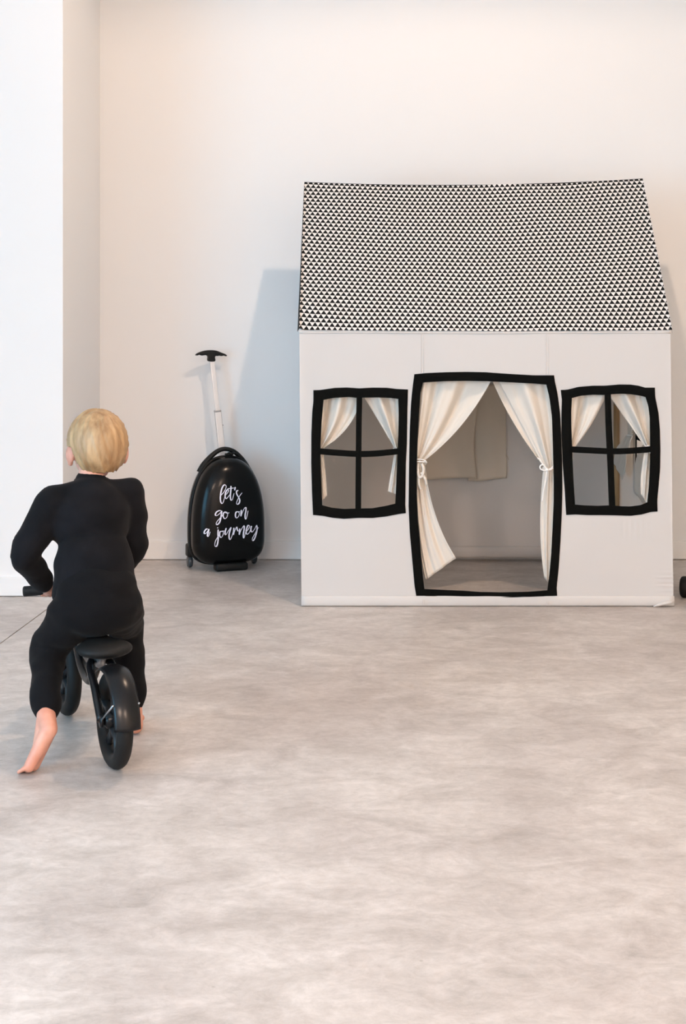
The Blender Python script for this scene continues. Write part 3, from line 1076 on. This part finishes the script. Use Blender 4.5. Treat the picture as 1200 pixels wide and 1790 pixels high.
LL = lambda pts: [(365 + x / 12.63, 840 + y / 12.63) for x, y in pts]
LA = lambda pts: [(310 + x / 7.06, 770 + y / 7.06) for x, y in pts]
WORDS = [
    [LL(s) for s in (
        [(262, 335), (330, 262), (372, 185), (386, 125), (360, 92)],
        [(360, 92), (325, 112), (290, 180), (266, 290), (258, 400), (270, 480), (293, 507), (320, 480), (345, 400)],
        [(345, 400), (368, 325), (405, 288), (436, 240), (440, 207), (415, 202), (385, 240), (365, 310), (366, 370), (388, 400), (422, 370), (466, 310)],
        [(492, 118), (490, 200), (480, 300), (480, 390), (497, 435), (525, 410), (560, 280)],
        [(412, 182), (490, 172), (556, 165)], [(586, 142), (572, 218)],
        [(655, 220), (625, 225), (612, 260), (625, 310), (660, 370), (685, 430), (675, 490), (645, 522), (618, 515), (618, 480), (650, 400), (690, 330), (738, 270)])],
    [LL(s) for s in (
        [(285, 672), (240, 662), (180, 690), (148, 740), (155, 772), (190, 770), (250, 720), (288, 672)],
        [(290, 668), (277, 760), (262, 850), (236, 930), (190, 972), (165, 960), (185, 905), (250, 830), (322, 750)],
        [(375, 690), (335, 710), (318, 770), (335, 825), (365, 840), (405, 800), (418, 730), (395, 697), (372, 702), (402, 720), (455, 710)])],
    [LL(s) for s in (
        [(645, 685), (605, 700), (590, 760), (600, 810), (625, 825), (665, 780), (675, 720), (650, 690), (692, 690)],
        [(722, 648), (715, 720), (712, 790)], [(712, 790), (745, 700), (790, 610), (822, 588)],
        [(822, 588), (822, 660), (806, 750), (805, 820), (822, 852), (845, 790), (870, 665)])],
    [LA(s) for s in (
        [(390, 1100), (362, 1092), (337, 1122), (335, 1148), (355, 1145), (387, 1102)],
        [(393, 1092), (380, 1140), (373, 1172), (385, 1182), (408, 1125)])],
    [LL(s) for s in (
        [(192, 1035), (206, 1052)],
        [(210, 1080), (205, 1180), (210, 1270), (200, 1370), (180, 1440), (155, 1455), (135, 1430), (145, 1350), (185, 1270), (240, 1190)],
        [(295, 1120), (250, 1132), (240, 1200), (255, 1245), (280, 1255), (315, 1200), (325, 1140), (298, 1117), (352, 1115)],
        [(387, 1048), (366, 1120), (362, 1180), (380, 1195), (422, 1130), (478, 1045)],
        [(494, 1028), (470, 1110), (450, 1200), (455, 1280), (478, 1300), (510, 1230), (548, 1110)],
        [(556, 1040), (551, 1120), (548, 1200)], [(548, 1200), (575, 1110), (605, 1040), (622, 1030), (630, 1080), (652, 1120)],
        [(686, 1060), (678, 1130), (675, 1200)], [(675, 1200), (715, 1090), (770, 1002), (786, 1000)],
        [(786, 1000), (781, 1080), (766, 1170), (765, 1245), (780, 1264), (800, 1190), (815, 1140)],
        [(815, 1140), (870, 1080), (900, 1020), (890, 990), (860, 1000), (835, 1070), (825, 1140), (845, 1185), (885, 1160), (928, 1085)],
        [(945, 1000), (930, 1060), (935, 1115), (960, 1135), (1005, 1080), (1052, 988)],
        [(1055, 983), (1066, 1060), (1050, 1160), (1020, 1260), (985, 1320), (962, 1315), (970, 1260), (1020, 1170), (1097, 1030)])]]
for wi, word in enumerate(WORDS):
    bm = bmesh.new()
    for si, st in enumerate(word):
        pts = catmull([(a, b, 0) for a, b in st], 8)
        n = len(pts)
        prev = None
        for i, p in enumerate(pts):
            tdir = (pts[min(i + 1, n - 1)] - pts[max(i - 1, 0)]).normalized()
            nor = Vector((-tdir.y, tdir.x, 0))
            down = max(0.0, tdir.y * 0.9 - tdir.x * 0.25)
            wd = 0.55 + 0.66 * down
            wd *= min(1.0, 0.55 + 0.25 * min(i, n - 1 - i))
            row = []
            for s in (-1, 0, 1):
                q = p + nor * wd * s
                h, nn = on_shell(q.x, q.y)
                row.append(bm.verts.new(h + nn * (0.0007 + 0.00004 * si)))
            if prev:
                bm.faces.new((prev[0], prev[1], row[1], row[0])); bm.faces.new((prev[1], prev[2], row[2], row[1]))
            prev = row
    bmesh.ops.recalc_face_normals(bm, faces=bm.faces)
    mesh_obj('lettering', bm, M['ink'], SC)['label'] = ["white script word let's", 'white script word go', 'white script word on', 'white script letter a', 'white script word journey'][wi]

# ------------------------------------------------------------------ child on a balance bike
CYAW = math.radians(24)
CL = Vector((-0.578, 3.32, 0))


def bodyobj(name, me, m, parent=None, smooth=True):
    return mesh_obj(name, me, m, parent, smooth)


# key joints (x right, y forward, z up, metres)
J = dict(pel=(0, -0.015, .335), wst=(0.0, .015, .42), chs=(0.0, .05, .53), nck=(.008, .082, .612), hed=(.030, .098, .698),
         shl=(-.088, .055, .572), shr=(.096, .068, .578), ell=(-.155, .055, .448), elr=(.118, .085, .450), hal=(-.082, .150, .358), har=(.086, .158, .358),
         hpl=(-.052, -.01, .325), hpr=(.052, -.01, .325), knl=(-.100, .062, .222), knr=(.118, .165, .240), anl=(-.140, -.112, .118), anr=(.112, .075, .058))
J = {k: Vector(v) for k, v in J.items()}
bm = bmesh.new()
cap = add_capsule
# trunk
add_ell(bm, J['pel'], (.085, .062, .065)); add_ell(bm, J['wst'], (.074, .055, .08)); add_ell(bm, J['chs'], (.082, .058, .085))
cap(bm, J['shl'], J['shr'], .030, .030)
cap(bm, J['chs'], J['nck'] + Vector((0.004, .004, .03)), .040, .030)
# head
add_ell(bm, J['hed'], (.0635, .074, .074)); add_ell(bm, J['hed'] + Vector((0, .034, -.034)), (.048, .046, .05))
add_ell(bm, J['hed'] + Vector((0, .030, -.066)), (.034, .038, .022))
add_ell(bm, J['hed'] + Vector((0, .081, -.026)), (.008, .011, .010))                    # nose
cap(bm, J['hed'] + Vector((0, .074, -.006)), J['hed'] + Vector((0, .082, -.026)), .005, .007)
for s in (-1, 1):
    add_ell(bm, J['hed'] + Vector((s * .032, .058, -.03)), (.018, .016, .018))           # cheeks
    rot = Matrix.Rotation(math.radians(-25 * s), 4, 'Z')
    add_ell(bm, J['hed'] + Vector((s * .068, -.004, -.022)), (.007, .015, .023), rot)    # ears
    add_ell(bm, J['hed'] + Vector((s * .066, .002, -.042)), (.006, .008, .009), rot)
add_ell(bm, J['hed'] + Vector((0, .076, -.047)), (.014, .006, .005))                     # lips
# arms and hands closed on the grips
for s, sh, el, ha in ((-1, 'shl', 'ell', 'hal'), (1, 'shr', 'elr', 'har')):
    cap(bm, J[sh], J[el], .026, .021); cap(bm, J[el], J[ha], .021, .016)
    f = (J[ha] - J[el]).normalized()
    palm = J[ha] + f * 0.018
    cap(bm, J[ha], palm, .017, .018)
    for q in range(4):
        off = Vector((s * (.018 - .0115 * q), 0, 0))
        ln = (.019, .022, .021, .018)[3 - q]
        a = palm + off * 0.9 + Vector((0, .010, .006)); b = a + Vector((0, ln * .8, -.004)); c = b + Vector((0, -.002, -ln * .75)); d = c + Vector((0, -ln * .7, -.004))
        cap(bm, a, b, .0066, .0062, 10, 3); cap(bm, b, c, .0062, .0058, 10, 3); cap(bm, c, d, .0058, .005, 10, 3)
    a = palm + Vector((-s * .014, .002, -.006)); b = a + Vector((-s * .008, .013, -.010)); c = b + Vector((s * .003, .012, -.008))
    cap(bm, a, b, .0075, .0068, 10, 3); cap(bm, b, c, .0068, .0058, 10, 3)
# legs
for hp_, kn, an in (('hpl', 'knl', 'anl'), ('hpr', 'knr', 'anr')):
    cap(bm, J[hp_], J[kn], .045, .030); cap(bm, J[kn], J[an], .030, .0205)


def foot(ank, heel, ball, side, toe, big):
    ank, heel, ball, side, toe = map(Vector, (ank, heel, ball, side, toe))
    side.normalize(); toe.normalize()
    cap(bm, ank, heel, .0215, .0195); cap(bm, ank, (heel + ball) / 2, .0205, .0175)
    cap(bm, heel, ball + side * .011, .0185, .0135); cap(bm, heel, ball - side * .013, .0185, .0125)
    for q in range(5):
        k_ = q if big > 0 else 4 - q
        off = side * (-.0235 + .0118 * k_)
        r = (.0086, .0060, .0057, .0054, .0050)[q]; ln = (.030, .029, .026, .022, .018)[q]
        base = ball + off + toe * .004
        mid = base + toe * ln * .55
        cap(bm, base, mid, r, r * .95, 10, 3); cap(bm, mid, mid + toe * ln * .45 + Vector((0, 0, -.001)), r * .95, r * .9, 10, 3)


foot(J['anl'], (-.141, -.146, .096), (-.176, -.132, .0165), (.60, .75, -.10), (-.72, .48, -.40), -1)
foot(J['anr'], (.112, .060, .0215), (.126, .138, .0155), (1, -.12, 0), (.12, 1, -.06), -1)
me = remeshed(bm, 0.0029, 4)
PER = bodyobj('person', me, M['skin'])
PER.location = CL; PER.rotation_euler = (0, 0, CYAW)
tag(PER, 'barefoot toddler with blond hair in black clothes, riding a small bike, seen from behind', 'person')
# eyes and mouth
for s in (-1, 1):
    bm = bmesh.new(); add_ell(bm, J['hed'] + Vector((s * .024, .0685, -.008)), (.009, .006, .006)); e = bodyobj('eye', bm, M['eye'], PER)
    bm = bmesh.new(); add_ell(bm, J['hed'] + Vector((s * .024, .0732, -.008)), (.0042, .002, .0042)); bodyobj('iris', bm, M['iris'], e)
bm = bmesh.new(); add_ell(bm, J['hed'] + Vector((0, .0805, -.047)), (.013, .003, .0035)); bodyobj('mouth', bm, M['lip'], PER)

# hair: thick cap with combed ridges, short at the nape
def hair():
    bm = bmesh.new()
    bmesh.ops.create_uvsphere(bm, u_segments=120, v_segments=80, radius=1)
    c = J['hed']
    crown = Vector((0.25, -0.35, 0.9)).normalized()
    kill = []
    for v in bm.verts:
        d = v.co.normalized()
        rel = math.acos(max(-1, min(1, d.dot(crown))))
        ax = d - crown * d.dot(crown)
        ang = math.atan2(ax.dot(Vector((1, 0, 0))), ax.dot(Vector((0, 1, 0))))
        swirl = ang + rel * 0.9
        rid = noise.noise(Vector((math.cos(swirl) * 7, math.sin(swirl) * 7, rel * 1.3))) + 0.5 * noise.noise(Vector((math.cos(swirl) * 17, math.sin(swirl) * 17, rel * 2)))
        grow = 1.0 + 0.045 * rid * min(1, rel * 1.5)
        thick = 0.0085 + 0.003 * max(0, d.z)
        r = Vector((.0635 + thick, .074 + thick, .074 + thick))
        v.co = Vector((d.x * r.x, d.y * r.y, d.z * r.z)) * grow
        jit = 0.06 * noise.noise(Vector((ang * 9, 3, 1)))
        if d.z < -0.80 + jit * 0.5: kill.append(v)
        elif d.y > 0.35 + jit and d.z < 0.42 + jit: kill.append(v)
        elif d.y > 0.0 and d.z < -0.10 + jit: kill.append(v)
        elif abs(d.x) > 0.62 and d.y > -0.30 and d.z < -0.05: kill.append(v)
    bmesh.ops.delete(bm, geom=kill, context='VERTS')
    for v in bm.verts: v.co += c
    return bm


h = bodyobj('hair', hair(), M['hair'], PER)
sm = h.modifiers.new('thickness', 'SOLIDIFY'); sm.thickness = 0.011; sm.offset = -1


def wrinkle(me, amp, freq, stretch, seed):
    for v in me.vertices:
        p = v.co
        f = noise.noise(Vector((p.x * freq * stretch[0], p.y * freq * stretch[1], p.z * freq * stretch[2] + seed)))
        f = f + 0.35 * noise.noise(Vector((p.x * freq * 1.7, p.y * freq * 1.7, p.z * freq * 2.6 + seed * 2)))
        v.co = p + v.normal * f * amp


# sweater
bm = bmesh.new()
add_ell(bm, J['wst'] + Vector((0, -.01, -.05)), (.102, .078, .080)); add_ell(bm, J['wst'], (.095, .074, .095)); add_ell(bm, J['chs'], (.099, .076, .092))
cap(bm, J['shl'], J['shr'], .042, .042); cap(bm, J['chs'] + Vector((0, .012, .03)), J['nck'] + Vector((0, 0, -.004)), .062, .039)
for sh, el, ha in (('shl', 'ell', 'hal'), ('shr', 'elr', 'har')):
    cap(bm, J[sh], J[el], .042, .036); cap(bm, J[el], J[el].lerp(J[ha], .86), .036, .027)
    cap(bm, J[el].lerp(J[ha], .80), J[el].lerp(J[ha], .93), .0235, .022)
me = remeshed(bm, 0.005, 22)
wrinkle(me, 0.006, 14, (1, 1, 1.7), 1.0)
sw = bodyobj('sweater', me, M['knit'], PER)
bm = bmesh.new()
cc = J['nck'] + Vector((.003, -.002, .001))
add_tube(bm, [cc + Vector((.037 * math.cos(a), .035 * math.sin(a), -.004 * math.sin(a) + .006 * math.sin(a))) for a in [2 * PI * i / 32 for i in range(32)]], 0.0055, 10, closed=True)
bodyobj('collar', bm, M['knit'], sw)
# trousers
bm = bmesh.new()
add_ell(bm, J['pel'] + Vector((0, -.004, 0)), (.106, .082, .074)); add_ell(bm, J['pel'] + Vector((0, 0, .04)), (.095, .074, .06))
for hp_, kn, an in (('hpl', 'knl', 'anl'), ('hpr', 'knr', 'anr')):
    cap(bm, J[hp_], J[kn], .060, .043); cap(bm, J[kn], J[kn].lerp(J[an], .84), .043, .034)
    cap(bm, J[kn].lerp(J[an], .80), J[kn].lerp(J[an], .92), .031, .030)
me = remeshed(bm, 0.005, 22)
wrinkle(me, 0.006, 16, (1, 1, 1.8), 5.0)
bodyobj('trousers', me, M['trouser'], PER)

# bike
BK = empty('balance_bike', CL, CYAW)
tag(BK, 'small black balance bike under the toddler', 'bike')
RW, FW, RAD = (0, -.168, .108), (0, .300, .108), .108


def wheel(c, name='wheel'):
    c = Vector(c)
    bm = bmesh.new()
    add_lathe(bm, [(-.011, .080), (-.013, .088), (-.009, .093), (.009, .093), (.013, .088), (.011, .080), (.006, .074), (-.006, .074)], 'X', 48, c, closed=True)
    for k_ in range(5):
        a = 2 * PI * k_ / 5 + 0.3
        d = Vector((0, math.cos(a), math.sin(a))); q = Vector((0, -d.z, d.y))
        add_tube(bm, [c + d * .016 + q * .004, c + d * .045 - q * .002, c + d * .078], [.013, .010, .014], 8, flat=0.6)
    r = mesh_obj('wheel', bm, M['bikerim'], BK)
    bm = bmesh.new()
    prof = [(.0185 * math.sin(t_), .0895 + .0185 * math.cos(t_)) for t_ in [2 * PI * i / 16 for i in range(16)]]
    add_lathe(bm, prof, 'X', 64, c, closed=True)
    mesh_obj('tyre', bm, M['rubber'], r)
    bm = bmesh.new()
    add_lathe(bm, [(-.026, .006), (-.025, .010), (-.017, .019), (.017, .019), (.025, .010), (.026, .006)], 'X', 24, c)
    mesh_obj('hub', bm, M['bike'], r)


wheel(RW); wheel(FW)
bm = bmesh.new()
for s in (-1, 1):
    add_tube(bm, catmull([(s * .030, -.168, .108), (s * .029, -.11, .165), (s * .024, -.045, .205), (0, -.01, .215)], 6), .0095, 10)
    add_tube(bm, [(s * .027, -.168, .108), (s * .033, -.168, .108)], .015, 14)
add_tube(bm, catmull([(0, -.05, .222), (0, .03, .200), (0, .12, .222), (0, .215, .272)], 8), .0165, 14)
add_tube(bm, catmull([(0, -.02, .205), (0, .05, .145), (0, .14, .165), (0, .215, .250)], 8), .012, 12)
add_tube(bm, [(0, .226, .232), (0, .207, .300)], .019, 16)
mesh_obj('frame', bm, M['bike'], BK)
bm = bmesh.new()
for s in (-1, 1):
    add_tube(bm, catmull([(s * .030, .300, .108), (s * .030, .262, .190), (s * .022, .236, .226), (0, .228, .236)], 6), .010, 10)
    add_tube(bm, [(s * .027, .300, .108), (s * .034, .300, .108)], .015, 14)
add_tube(bm, [(0, .230, .222), (0, .178, .330)], .012, 12)
mesh_obj('fork', bm, M['bike'], BK)
bm = bmesh.new()
add_tube(bm, catmull([(-.122, .172, .343), (-.06, .176, .343), (0, .178, .330), (.06, .178, .343), (.122, .176, .343)], 8), .0085, 12)
add_tube(bm, [(-.012, .178, .330), (.012, .178, .330)], .016, 14)
hb = mesh_obj('handlebar', bm, M['bike'], BK)
for s in (-1, 1):
    bm = bmesh.new()
    add_lathe(bm, [(-.045, .0105), (-.043, .0125), (.040, .0125), (.043, .0165), (.047, .0165), (.048, .012)], 'X', 20, (0, 0, 0))
    g = mesh_obj('grip', bm, M['rubber'], hb, loc=(s * .088, .174, .343))
    if s < 0: g.scale.x = -1 if False else 1
bm = bmesh.new()
add_ell(bm, (0, -.080, .247), (.066, .062, .020)); add_ell(bm, (0, -.015, .249), (.036, .075, .018))
mesh_obj('saddle', remeshed(bm, .004, 5), M['rubber'], BK)
bm = bmesh.new(); add_tube(bm, [(0, -.045, .20), (0, -.06, .245)], .012, 12); mesh_obj('seat_post', bm, M['alud'], BK)
# rear mudguard
bm = bmesh.new()
def mud(u, v):
    a = math.radians(60 + 118 * u)
    wv = (v - .5) * 2
    r = .121 - .010 * wv * wv
    return Vector((wv * .030, RW[1] + r * math.cos(a), RW[2] + r * math.sin(a)))
sheet(bm, mud, 36, 10)
o = mesh_obj('mudguard', bm, M['bike'], BK)
sm = o.modifiers.new('thickness', 'SOLIDIFY'); sm.thickness = 0.002
bm = bmesh.new()
for s in (-1, 1):
    add_tube(bm, [(s * .030, -.168, .108), (s * .029, -.168 + .115 * math.cos(math.radians(150)), .108 + .115 * math.sin(math.radians(150)))], .0022, 8)
mesh_obj('mudguard_stay', bm, M['alud'], BK)

# ------------------------------------------------------------------ wheeled toy at the right edge
TC = empty('toy_cart', (1.329, 5.06, 0), math.radians(-22))
tag(TC, 'black toy cart wheel showing at the right edge beside the playhouse', 'toy cart')
for sx in (-1, 1):
    for sy in (-1, 1):
        bm = bmesh.new()
        c = (sx * .108, sy * .09 + .09, .038)
        add_lathe(bm, [(-.016, .020), (-.0175, .029), (-.013, .036), (-.006, .038), (.006, .038), (.013, .036), (.0175, .029), (.016, .020)], 'X', 36, c)
        wv_ = mesh_obj('wheel', bm, M['rubber'], TC)
        bm = bmesh.new()
        add_lathe(bm, [(-.0205, .006), (-.0195, .013), (.0195, .013), (.0205, .006)], 'X', 20, c)
        mesh_obj('hubcap', bm, M['plastic'], wv_)
bm = bmesh.new(); add_box(bm, -.082, .082, -.03, .21, .035, .062, bevel=.008); mesh_obj('chassis', bm, M['plastic'], TC)
for y in (0.0, .18):
    bm = bmesh.new(); add_tube(bm, [(-.115, y, .038), (.115, y, .038)], .005, 10); mesh_obj('axle', bm, M['alud'], TC)
bm = bmesh.new()
add_box(bm, -.08, .08, -.035, .215, .062, .072, bevel=.003)
for (a0, a1, b0, b1) in ((-.08, -.072, -.035, .215), (.072, .08, -.035, .215), (-.08, .08, -.035, -.027), (-.08, .08, .207, .215)):
    add_box(bm, a0, a1, b0, b1, .07, .135, bevel=.003)
mesh_obj('tray', bm, M['plastic'], TC)
